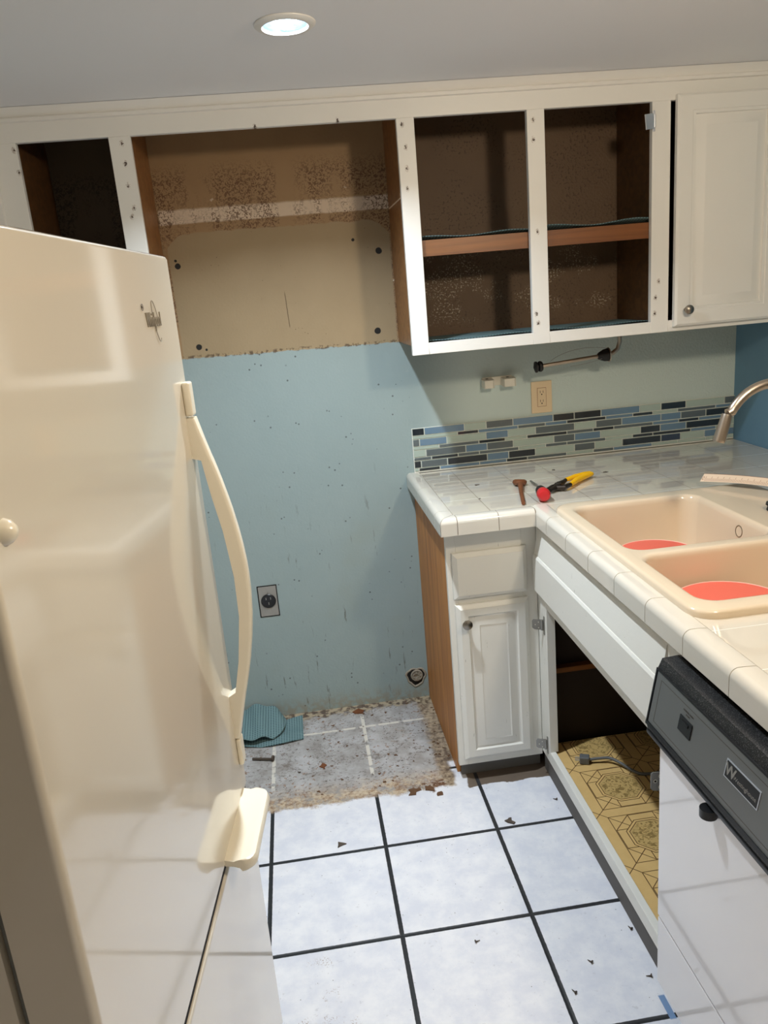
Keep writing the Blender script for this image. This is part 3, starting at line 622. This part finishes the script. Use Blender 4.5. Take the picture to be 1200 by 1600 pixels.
zc = .536
b = B(); b.box((SX - .0022, -1.452, zc - .034), (SX - .0002, -1.441, zc + .034), .0006)
b.tube([(SX - .006, -1.437, zc - .020), (SX - .006, -1.437, zc + .020)], .004, 10)
b.prism([(SX - .005, -1.4355, zc - .022), (SX - .005, -1.4355, zc + .022), (SX - .030, -1.431, zc + .022), (SX - .0345, -1.430, zc + .018), (SX - .0345, -1.430, zc - .017), (SX - .030, -1.431, zc - .022)], (0, .0016, 0))
for mi, r_, h_ in ((1, .0042, .0006), (2, .0024, .0009)):
    b.mi = mi
    for dx, dz in ((-.016, .013), (-.026, .001), (-.016, -.013)): b.lathe([(r_, 0), (r_, h_)], (SX + dx, -1.4338 + (-dx - .016) * .18, zc + dz), (0, -1, 0), 14)
b.obj('hinge', [M_GALV, M_OFFW, M_SLOT], sb, label='bare metal hinge leaf with three holes beside the dishwasher')

# ================================================================== power cord in the sink cabinet
pc = thing('power_cord', 'grey power cord with plug lying on the patterned vinyl', 'cord', (.40, -.74, .0996))
b = B(); b.box((-.016, -.0125, -.012), (.014, .0125, .012), .004, 3, mat=frame((.358, -.722, .1125), (.93, -.36, .0), (.36, .93, 0)))
pl = b.obj('plug', M_CORD, pc)
b = B()
for s in (-.006, .006): b.box((-.030, s - .0008, -.003), (-.015, s + .0008, .003), mat=frame((.358, -.722, .1125), (.93, -.36, 0), (.36, .93, 0)))
b.obj('prong', M_CHROME, pl)
pts = [(.372, -.727, .1125), (.40, -.733, .116), (.43, -.743, .118), (.455, -.77, .113), (.475, -.80, .106), (.50, -.825, .105), (.56, -.83, .107), (.64, -.80, .106)]
sm = []
for i in range(len(pts) - 1):
    p0, p1, p2, p3 = (Vector(pts[max(0, min(len(pts) - 1, i + k))]) for k in (-1, 0, 1, 2))
    for k in range(6):
        t_ = k / 6; sm.append(.5 * ((2 * p1) + (p2 - p0) * t_ + (2 * p0 - 5 * p1 + 4 * p2 - p3) * t_ * t_ + (3 * p1 - p0 - 3 * p2 + p3) * t_ ** 3))
B().tube(sm, .0046, 10).obj('cord', M_CORD, pc)
# ================================================================== dishwasher
DY0, DY1 = -1.512, -2.10; DXF = .212
dw = thing('dishwasher', 'white built-in dishwasher with grey and black control panel', 'dishwasher', (.5, -1.8, 0))
B().box((.245, DY1, .10), (.86, -1.49, .846)).obj('tub', M_DKLINE, dw)
B().box((DXF, DY1, .282), (.244, DY0, .708), .003, 3).obj('door', M_DW, dw)
b = B(); b.box((DXF + .001, DY1, .112), (.244, DY0, .276), .002, 2).obj('access_panel', M_DW, dw)
B().box((.29, DY1, .001), (.31, -1.49, .112)).obj('toe_kick', M_DKLINE, dw)
# control housing: slanted front
P0, P1 = -1.484, -2.10
b = B(); b.loops([[(.2005, y, .700), (.1990, y, .712), (.2210, y, .828), (.2290, y, .8455), (.262, y, .8475), (.262, y, .700)] for y in (P0, P1)])
pan = b.obj('control_housing', M_BLKSP, dw)
nrm = Vector((-.116, 0, .022)).normalized()  # outward normal of the slanted face
def onp(y, z, off=0.0):
    t_ = (z - .712) / (.828 - .712); return Vector((.1990 + .022 * t_, y, z)) + nrm * off
def plate(b, y0, y1, z0, z1, o0, o1):
    b.loops([[onp(y0, z0, o), onp(y1, z0, o), onp(y1, z1, o), onp(y0, z1, o)] for o in (o0, o1)])
b = B(); plate(b, P0 - .006, P1 + .003, .7195, .8235, .0, .0016); b.obj('control_panel', M_PANEL, dw)
b = B()
for zz in (.7285, .8115): plate(b, P0 - .024, P1 + .02, zz, zz + .0008, .0016, .0019)
plate(b, P0 - .024, P0 - .0248, .7285, .812, .0016, .0019); b.obj('panel_line', M_INK, dw)
b = B(); plate(b, P0 - .001, P1, .7125, .719, .0, .004); plate(b, P0 - .001, P1, .824, .8275, .0, .003); plate(b, P0, P0 - .004, .7125, .8275, 0, .003); b.obj('panel_bezel', M_BLACK, dw)
b = B(); b.box((.1975, P1, .692), (.215, P0 - .001, .7005), .002); b.box((.204, P1, .688), (.222, DY0, .6925), .001); b.obj('handle_lip', M_BLACK, dw)
b = B(); plate(b, -1.592, -1.634, .762, .790, .0017, .0035); plate(b, -1.600, -1.624, .779, .784, .0035, .005); b.obj('start_button', M_BLACK, dw)
fx = Vector((0, -1, 0)); fy = Vector((.022, 0, .116)).normalized()
for dz, s_ in ((.7965, 'START'), (.802, 'NORMAL WASH')):
    text(s_, .0048, 'button_marking', M_INK, dw, frame(onp(-1.614, dz, .0019), fx, fy), .0001)
b = B(); plate(b, -1.742, -1.834, .7655, .7965, .0016, .0026); bg = b.obj('badge', M_CHROME, dw)
b = B(); plate(b, -1.7445, -1.8315, .7675, .7945, .0026, .0030); b.obj('badge_face', M_BLACK, bg)
text('W', .026, 'badge_letter', M_BADGE, bg, frame(onp(-1.758, .781, .0032), fx, fy), .0002, off=.0008)
text('Westinghouse', .0105, 'badge_lettering', M_BADGE, bg, frame(onp(-1.798, .778, .0032), fx, fy), .0001)
b = B(); b.lathe([(.0145, 0), (.0145, .016), (.012, .018)], (.2005, -1.712, .6838), (0, 0, -1), 20); b.obj('latch_knob', M_BLACK, dw)

# ================================================================== fridge (local axes: +x out of the door, +y towards the back wall)
FA = math.radians(-6)
fg = thing('refrigerator', 'tall bisque bottom-freezer refrigerator pulled out at an angle', 'refrigerator', (-.586, -1.394, 0), FA)
W_ = .74
def bow(z0, z1, x0=-.066, crown=.0):
    """a door slab with softly rounded edges"""
    b = B(); n = 10; r = .009
    def sec(i, z, xs=0):
        pts = []
        y0, y1 = -W_ + i, 0 - i; x1 = 0 - xs
        pts.append((x0, y0, z)); 
        for k in range(5): t_ = math.radians(90 * k / 4); pts.append((x1 - r + r * math.sin(t_), y0 + r - r * math.cos(t_), z))
        for k in range(5): t_ = math.radians(90 * k / 4); pts.append((x1 - r + r * math.cos(t_), y1 - r + r * math.sin(t_), z))
        pts.append((x0, y1, z)); return pts
    b.loops([sec(.004, z0, .006), sec(.001, z0 + .002, .002), sec(0, z0 + .006), sec(0, z1 - .006), sec(.001, z1 - .002, .002), sec(.004, z1, .006)]); return b
B().box((-.78, -W_ + .004, .03), (-.078, -.004, 1.628), .006).obj('body', M_FR, fg, local=True)
B().box((-.077, -W_ + .012, .06), (-.0665, -.012, 1.625)).obj('door_gasket', M_GASK, fg, local=True)
d1 = bow(.650, 1.643).obj('fridge_door', M_FR, fg, local=True)
d2 = bow(.045, .634).obj('freezer_door', M_HAND if False else M_FR, fg, local=True)
B().box((-.06, -W_ + .012, .6415), (-.0022, -.012, .6496)).obj('door_gap_seal_shade', M_SLOT, fg, local=True)  # black strip standing in for seal and shade deep in the door gap
B().box((-.70, -W_ + .03, .0), (-.10, -.03, .03)).obj('base_grille', M_BLACK, fg, local=True)
B().lathe([(.012, 0), (.010, .005), (.006, .009), (.001, .010)], (0.0, -.707, 1.386), (1, 0, 0), 20).obj('hole_plug', M_HAND, d1, local=True, label='round beige hole plug')
# bowed handle: lofted cross sections in the x-z plane
HY = -.030
def sect(c_in, c_out, z_in, z_out, wi, wo): return None
prof = [ # z, outer x, inner x
 (1.327, .027, None), (1.270, .042, .0175), (1.215, .0535, .028), (1.150, .0625, .0375), (1.095, .066, .0415), (1.018, .0625, .040), (.930, .048, .028), (.880, .0375, .0175)]
b = B()
zz = [1.381, 1.355, 1.335, 1.3125, 1.308, 1.29, 1.27, 1.24, 1.215, 1.18, 1.15, 1.12, 1.095, 1.06, 1.018, .975, .93, .895, .868, .860, .84, .81, .773]
def lerp(t, P):
    for i, ((a, va), (c, vc)) in enumerate(zip(P, P[1:])):
        if a >= t >= c:
            if P is not OUT: return va + (vc - va) * ((a - t) / (a - c) if a != c else 0)
            h = (a - t) / (a - c); m0 = (P[i + 1][1] - P[max(i - 1, 0)][1]) / (P[max(i - 1, 0)][0] - P[i + 1][0]) * (a - c)
            k2 = min(i + 2, len(P) - 1); m1 = (P[k2][1] - va) / (a - P[k2][0]) * (a - c)
            return va * (2 * h ** 3 - 3 * h * h + 1) + m0 * (h ** 3 - 2 * h * h + h) + vc * (3 * h * h - 2 * h ** 3) + m1 * (h ** 3 - h * h)
    return P[-1][1]
OUT = [(1.381, .013), (1.327, .027), (1.270, .042), (1.188, .058), (1.104, .066), (1.018, .0625), (.93, .048), (.84, .025), (.773, .009)]
INN = [(1.381, .0), (1.3122, .0), (1.308, .0145), (1.249, .022), (1.178, .034), (1.094, .0415), (1.02, .0405), (.932, .028), (.868, .0135), (.860, .0), (.773, .0)]
rings = []
for z in zz:
    xo, xi_ = lerp(z, OUT), lerp(z, INN); hw = .0125 if .8 < z < 1.35 else .0135
    c = (xo - xi_) * .28; c = min(c, .006)
    rings.append([(xi_, HY - hw, z), (xo - c, HY - hw, z), (xo - c * .3, HY - hw + c * .4, z), (xo, HY - hw + c, z), (xo, HY + hw - c, z), (xo - c * .3, HY + hw - c * .4, z), (xo - c, HY + hw, z), (xi_, HY + hw, z)])
b.loops(rings); hd = b.obj('door_handle', M_HAND, d1, local=True)
b = B(); b.box((0, HY - .0135, 1.384), (.013, HY + .0135, 1.441), .0045, 3); b.obj('handle_cap', M_HAND, hd, local=True)
b = B(); b.box((0, HY - .0135, .715), (.0095, HY + .0135, .770), .004, 3); b.obj('handle_cap', M_HAND, hd, local=True)
# freezer pull: a curled lip over the gap
b = B(); rr = []
for i in range(21):
    q_ = i / 20; t_ = .5 - .5 * math.cos(math.pi * q_); y = -.040 - .20 * t_; dd_ = min(t_, 1 - t_) * .20; e = 1.0 if 0 < i < 12 else .9; s_ = min(1, .72 + .28 * math.sin(math.pi * min(1, max(0, (t_) * 5 if t_ < .1 else ((1 - t_) * 8 if t_ > .94 else .5))) / 1))
    xo = .053 * (.62 + .38 * math.sqrt(max(0, 1 - (1 - min(1, dd_ / .022)) ** 2)))
    rr.append([(0, y, .664), (xo * .45, y, .6600), (xo * .75, y, .6625), (xo * .93, y, .660), (xo, y, .652), (xo * .97, y, .643), (xo * .86, y, .640), (xo * .74, y, .646), (xo * .45, y, .650), (0, y, .652)])
b.loops(rr); b.obj('freezer_handle', M_HAND, fg, local=True)
# badge: raised lettering with an orbit ring
ly, lz = -.1465, 1.545
text('Whirlpool', .030, 'badge_lettering', M_BADGE2, d1, frame((.0008, ly, lz), (0, 1, 0), (0, 0, 1)), .0008, local=True, sx=.62)
b = B(); rg_ = []
for k in range(41):
    a = 2 * math.pi * k / 40; u = .013 * math.cos(a); v = .030 * math.sin(a); rg_.append((.0012, ly + .012 + u * .9 - v * .35, lz - .002 + v + u * .2))
b.tube(rg_[:34], .0006, 6); b.obj('badge_ring', M_BADGE2, d1, local=True)
text('R', .005, 'badge_mark', M_INK, d1, frame((.0008, ly - .050, lz + .019), (0, 1, 0), (0, 0, 1)), .0004, local=True)
b = B(); b.tube([(.001, ly - .050 + .0045 * math.cos(2 * math.pi * k / 16), lz + .019 + .0045 * math.sin(2 * math.pi * k / 16)) for k in range(17)], .0004, 6); b.obj('badge_mark_ring', M_INK, d1, local=True)

# ================================================================== electrical and small things on the wall
ol = thing('wall_outlet', 'almond duplex wall outlet above the mosaic strip', 'outlet', (.4845, 0, 1.147))
B().box((.4455, -.006, 1.089), (.5235, -.0005, 1.205), .003, 2).obj('cover_plate', M_ALM, ol)
B().box((.4675, -.0068, 1.1125), (.5015, -.0055, 1.1815), .0012).obj('outline', M_PRINT, ol)
rc = B().box((.4688, -.0076, 1.1138), (.5002, -.006, 1.1802), .0012).obj('receptacle', M_ALM, ol)
b = B()
for zc in (1.1625, 1.1295):
    b.box((.4778, -.0080, zc), (.4794, -.0070, zc + .0085)).box((.4886, -.0080, zc), (.4902, -.0070, zc + .0085)).lathe([(.0024, 0), (.0024, .001)], (.4842, -.0070, zc - .005), (0, -1, 0), 12)
b.obj('slots', M_SLOT, rc)
ro = thing('range_outlet', 'grimy 240-volt range outlet low on the blue wall', 'outlet', (-.5945, 0, .485))
b = B(); b.box((-.6285, -.004, .426), (-.5615, -.0005, .544), .002).obj('cover_plate', simple('dirty_metal_plate', (168, 166, 160), .5, .2, var=.25), ro)
b = B(); b.box((-.6320, -.0022, .4225), (-.5580, -.0004, .5475)).obj('gap_shadow_frame', M_SLOT, ro)
B().lathe([(.0270, 0), (.0275, .004), (.025, .006), (.012, .0035)], (-.594, -.003, .487), (0, -1, 0), 32).obj('receptacle', M_BLACK, ro)
b = B(); b.box((-.604, -.0075, .492), (-.601, -.0062, .502)).box((-.587, -.0075, .492), (-.584, -.0062, .502)).box((-.5955, -.0075, .472), (-.5925, -.0062, .482))
b.lathe([(.003, 0), (.002, .002)], (-.594, -.004, .520), (0, -1, 0), 12).obj('slots', M_GALV, ro)
# pipe stub in a broken hole
ph = thing('pipe_hole', 'ragged hole in the wall with a dirty capped pipe end, by the oak panel', 'wall hole', (-.057, 0, .093))
n = 22; R1 = [.038 * (1 + .10 * math.sin(3 * a) + .06 * math.sin(7 * a + 1)) for a in (2 * math.pi * k / n for k in range(n))]
b = B(); b.loops([[(-.060 + R1[k] * f_ * math.cos(2 * math.pi * k / n), y, .092 + R1[k] * f_ * math.sin(2 * math.pi * k / n)) for k in range(n)] for f_, y in ((1.08, -.0006), (1.0, -.004), (.9, -.003), (.86, -.0008))], False, False).obj('broken_edge', M_PLAST, ph)
b = B(); b.loops([[(-.060 + R1[k] * .88 * math.cos(2 * math.pi * k / n), y, .092 + R1[k] * .88 * math.sin(2 * math.pi * k / n)) for k in range(n)] for y in (-.0006, -.0012)]).obj('dark_cavity', M_SLOT, ph)
b = B(); b.lathe([(.024, .001), (.024, .006), (.021, .008), (.019, .005), (.008, .004)], (-.057, -.001, .098), (0, -1, 0), 24)
for k in range(7):
    a = k * .9; b.box((-.005, -.002, -.003), (.005, .003, .003), .001, mat=Matrix.Translation((-.057 + .013 * math.cos(a), -.0075, .098 + .013 * math.sin(a))) @ Matrix.Rotation(a * 2, 4, 'Y'))
b.obj('pipe_end', M_PLAST, ph)
# empty plastic bracket
wb = thing('wall_bracket', 'small off-white plastic wall bracket with two cup holders', 'bracket', (.32, 0, 1.222))
B().box((.266, -.006, 1.206), (.376, -.0005, 1.238), .003).obj('back_plate', M_OFFW, wb)
for xa, xb_ in ((.262, .300), (.334, .380)):
    cp = B(); cp.loops([[(xa, -.006, 1.206), (xb_, -.006, 1.206), (xb_ + .001, -.040, 1.202), (xb_ - .006, -.046, 1.202), (xa + .004, -.046, 1.202), (xa, -.040, 1.202)],
                       [(xa, -.006, 1.234), (xb_, -.006, 1.234), (xb_ + .001, -.040, 1.230), (xb_ - .006, -.046, 1.230), (xa + .004, -.046, 1.230), (xa, -.040, 1.230)]])
    o = cp.obj('cup', M_OFFW, wb)
    B().box(((xa + xb_) / 2 - .005, -.018, 1.2325), ((xa + xb_) / 2 + .004, -.010, 1.2345), .0005).obj('screw_slot', M_SLOT, o)
# paper towel holder under the cabinet
hy = -.12
ph_ = thing('paper_towel_holder', 'steel paper towel holder arm with black ends under the cabinet', 'paper towel holder', (.735, hy, 1.384))
A_, B_ = Vector((.438, hy, 1.270)), Vector((.668, hy, 1.2868)); d_ = (B_ - A_).normalized()
B().tube([A_, B_], .0068, 16).obj('rod', M_STEEL, ph_)
b = B(); b.lathe([(.004, -.012), (.009, -.010), (.0195, -.006), (.0195, -.001), (.009, .001), (.009, .004), (.0175, .006), (.019, .012), (.016, .018), (.008, .019)], A_ - d_ * .004, d_, 24).obj('end_cap', M_RUBBER, ph_)
b = B(); b.lathe([(.008, -.006), (.013, 0), (.021, .018), (.022, .030), (.018, .034)], B_ - d_ * .010, d_, 24).obj('cone_cap', M_RUBBER, ph_)
b = B(); b.lathe([(.024, 0), (.0255, .002), (.024, .004), (.01, .005)], B_ + d_ * .022, d_, 28).obj('washer', M_STEEL, ph_)
pts = [B_ + d_ * .024, B_ + d_ * .04 + Vector((0, 0, .003)), (.725, hy, 1.305), (.733, hy, 1.33), (.732, hy, 1.36), (.730, hy, 1.3845)]
B().tube(pts, .0075, 14).obj('bent_arm', M_STEEL, ph_)
b = B(); b.tube([(.478 + .205 * t / 14, hy - .012, 1.286 + .034 * math.sin(math.pi * (t / 14) ** .8 * .72)) for t in range(15)], .0007, 5)
b.tube([(.55 + .115 * t / 10, hy - .012, 1.262 + .004 * t / 10 + .012 * (t / 10) ** 2) for t in range(11)], .0006, 5); b.obj('loose_wire', M_GALV, ph_)
# loose cable behind the holder is not attached anywhere else

# ================================================================== tools on the counter
zc = .9145
ws = thing('wooden_handle', 'short brown wooden handle with a round head on the counter', 'wooden handle', (.262, -.46, zc))
B().tube([(.232, -.585, zc + .0065), (.262, -.46, zc + .0075), (.276, -.41, zc + .010), (.287, -.368, zc + .010)], [.0058, .0064, .0078, .0095], 14).obj('shaft', M_WOODT, ws)
b = B(); b.lathe([(.006, 0), (.019, .002), (.0235, .009), (.0225, .016), (.017, .0195), (.006, .018)], (.290, -.350, zc + .0003), (.1, .15, 1), 26).obj('head', M_WOODT, ws)
sd = thing('screwdriver', 'screwdriver with fat red and black grip beside the wooden handle', 'screwdriver', (.300, -.50, zc))
p_ = Vector((.302, -.560, zc + .021)); dd = (Vector((.330, -.400, zc + .012)) - p_).normalized()
B().lathe([(.006, -.030), (.015, -.028), (.0195, -.020), (.0205, -.006), (.0195, .010), (.0165, .018)], p_, dd, 24).obj('grip', M_RDR, sd)
B().lathe([(.0166, 0), (.018, .010), (.0165, .030), (.015, .045), (.010, .055), (.006, .057)], p_ + dd * .018, dd, 24).obj('grip_collar', M_RUBBER, sd)
q0 = p_ + dd * .074; B().tube([q0, Vector((.330, -.400, zc + .010)), Vector((.334, -.330, zc + .0055))], [.0035, .0034, .0034], 12).obj('blade', M_GALV, sd)
zc += .0022
pr = thing('pliers', 'yellow-handled slip-joint pliers lying on the counter', 'pliers', (.44, -.40, zc))
h1 = [(.392, -.438, zc + .010), (.410, -.425, zc + .011), (.43, -.398, zc + .012), (.47, -.372, zc + .012), (.51, -.352, zc + .011), (.534, -.340, zc + .011)]
h2 = [(.365, -.470, zc + .009), (.395, -.482, zc + .010), (.425, -.455, zc + .010), (.46, -.412, zc + .0105), (.50, -.378, zc + .0105), (.537, -.350, zc + .0105)]
B().tube(h1[2:], [.0065, .009, .0095, .007], 14).obj('handle_grip', M_YEL, pr)
B().tube(h2[2:], [.0075, .0095, .0095, .007], 14).obj('handle_grip', M_YEL, pr)
b = B(); b.tube(h1[:3], [.010, .0085, .0058], 12); b.tube(h2[:3], [.008, .0085, .0068], 12)
b.tube([(.345, -.492, zc + .008), (.372, -.470, zc + .009), (.395, -.440, zc + .010)], [.006, .010, .0105], 10)
b.tube([(.338, -.478, zc + .008), (.362, -.462, zc + .010), (.392, -.448, zc + .010)], [.005, .008, .0085], 10)
b.lathe([(.012, 0), (.012, .014), (.009, .018)], (.385, -.452, zc + .0015), (0, 0, 1), 20); b.obj('jaws', M_DKM, pr)
zc -= .0022
rl = thing('printed_strip', 'cream printed measuring strip lying across the sink corner', 'measuring strip', (.86, -.72, .934))
ra = Vector((.762, -.632, .9395)); rd = (Vector((.915, -.850, .9365)) - ra); rdn = rd.normalized(); rsd = Vector((.82, .57, 0)).normalized()
def rfn(u, v, lift=0): return ra + rd * u * 1.5 + rsd * (v * .026) + Vector((0, 0, .012 * math.sin(u * 3.4) * (1 - .2 * v) + .018 * v + lift))
B().sheet(lambda u, v: rfn(u, v), 30, 3, .0009).obj('strip', M_PAPER, rl)
b = B()
for k in range(42):
    u = .03 + k * .011; L_ = .6 if k % 4 == 0 else .35
    p, q2 = rfn(u, .05, .0004), rfn(u, .05 + L_, .0004); b.tube([p, q2], .00035, 4)
b.tube([rfn(k / 30, .985, .0003) for k in range(0, 31)], .0005, 4)
b.tube([rfn(.012 + .010 * math.cos(a * .5) * .6, .4 + .22 * math.sin(a * .5), .0004) for a in range(13)], .0005, 4); b.obj('scale_marks', M_PRINT, rl)
pp = rfn(.62, .45, .0006); text('SAFE', .016, 'lettering', M_PRINT, rl, frame(pp, rdn, rsd), .0001)
# crumbs on the counter
def crumb(b, c, s, rot, thick=.35):
    n = 9; b.loops([[Vector(c) + Matrix.Rotation(rot, 3, 'Z') @ Vector((s * (1 + .45 * math.sin(k * 2.3 + rot * 5)) * math.cos(2 * math.pi * k / n), s * (.7 + .4 * math.sin(k * 4.1 + rot * 3)) * math.sin(2 * math.pi * k / n), zz_ * s * thick * .5)) * f__ for k in range(n)] for f__, zz_ in ((1, 0), (1, 1), (.6, 1.6))])
for i, (x, y, s, lab) in enumerate([(.163, -.28, .007, 'dark crumb on the counter near the left edge tiles'), (.46, -.19, .006, 'dark crumb on the counter behind the pliers'), (.604, -.301, .007, 'dark crumb on the counter right of the pliers'), (.13, -.455, .004, 'small dark crumb on the counter near the front left corner')]):
    b = B(); crumb(b, (x, y, zc), s, i * 1.3 + .4); tag(b.obj('crumb', M_RUST, loc=(x, y, zc)), lab, 'crumb')

# ================================================================== things on the floor
def towel(u, v):
    x = -.86 + .34 * u; y = -.205 + .155 * v + .012 * math.sin(u * 7); z = .004 + .007 * abs(math.sin(u * 6 + v * 2)) + .004 * math.sin(v * 5) ** 2
    return (x, y, z)
cl = thing('liner_scrap', 'crumpled teal non-slip liner scrap on the floor beside the fridge', 'liner', (-.7, -.13, 0))
B().sheet(towel, 30, 14, .003).obj('lower_layer', M_LINER, cl)
def towel2(u, v):
    a = u * 2.0 - 1; bb = v * 2 - 1; r = math.sqrt(max(0, 1 - .35 * a * a * bb * bb)); x = -.70 + .115 * a * r + .01 * bb; y = -.105 + .098 * bb * r
    z = .020 + .045 * (1 - a * a) * (.4 + .6 * v) + .006 * math.sin(a * 9 + bb * 2); return (x, min(y, -.006), z)
B().sheet(towel2, 26, 18, .003).obj('folded_layer', M_LINER, cl)
bt = thing('bolt', 'long grey bolt lying on the dirty floor near the liner scrap', 'bolt', (-.665, -.295, 0))
B().tube([(-.704, -.284, .0052), (-.633, -.306, .0068)], .0048, 12).obj('shank', M_RUST, bt)
B().lathe([(.010, 0), (.0105, .002), (.0105, .005), (.008, .007)], (-.634, -.3055, .0105), (.955, -.295, .02), 16).obj('bolt_head', M_RUST, bt)
deb = [(-.304, -.055, .022, M_WOODT, 'orange-brown wood chip by the back wall'), (-.457, -.387, .014, M_WOODT, 'small orange flake on the dirty floor'), (-.424, -.80, .013, M_RUST, 'dark curled leaf-like scrap on the white tile'),
       (.089, -.812, .015, M_RUST, 'brown triangular chip beside the grout crossing'), (-.17, -.60, .020, M_CHIP, 'brown clump at the edge of the dirt'), (-.118, -.595, .018, M_CHIP, 'dark brown clump spilling onto the clean tile'),
       (-.09, -.63, .012, M_CHIP, 'small brown clump furthest onto the white tile'), (-.54, -.40, .006, M_RUST, 'dark speck left of the orange flake')]
for i, (x, y, s, m_, lab) in enumerate(deb):
    b = B(); crumb(b, (x, y, .0002), s, i * 1.7, .45 if s < .02 else .35); tag(b.obj('floor_chip', m_, loc=(x, y, 0)), lab, 'chip')
def screw(i, x, y, a, lab):
    t = thing('screw', lab, 'screw', (x, y, 0)); d = Vector((math.cos(a), math.sin(a), 0))
    B().tube([Vector((x, y, .003)), Vector((x, y, .002)) + d * .012], [.0018, .0008], 8).obj('shank', M_RUST, t)
    B().lathe([(.0042, 0), (.0038, .0015), (.0018, .003)], Vector((x, y, .0042)) - d * .001, d, 12).obj('screw_head', M_RUST, t)
for i, (x, y, a, lab) in enumerate([(.252, -1.406, 2.9, 'small screw on the white tile beside the dishwasher'), (.135, -1.344, 2.2, 'small screw lying in the middle of the near right tile'), (.265, -1.27, 1.9, 'small screw by the dark strip below the sink cabinet'),
                                   (.256, -.747, 2.5, 'small screw on the tile in front of the base cabinet corner'), (.069, -1.415, 2.0, 'small screw near the bottom grout crossing'), (-.118, -1.23, .3, 'small screw on the near middle tile')]): screw(i, x, y, a, lab)
rs = random.Random(3)
proto = None
for k in range(60):
    x, y = rs.uniform(-.66, -.02), rs.uniform(-.56, -.02)
    if k > 40: x, y = rs.uniform(-.09, -.015), rs.uniform(-.5, -.05)
    if x < -.5 and y > -.22: continue
    if proto is None:
        b = B(); crumb(b, (0, 0, 0), .0045, .5, .6); proto = b.obj('floor_crumb', M_CHIP); o = proto
    else: o = proto.copy(); COL.objects.link(o)
    o.location = (x, y, .0003); o.rotation_euler = (0, 0, rs.uniform(0, 6)); s_ = rs.uniform(.5, 1.3); o.scale = (s_, s_, s_)
    tag(o, 'tiny brown crumb of debris on the bare stove-gap floor', 'crumb', 'brown crumbs on the bare floor where the stove stood')
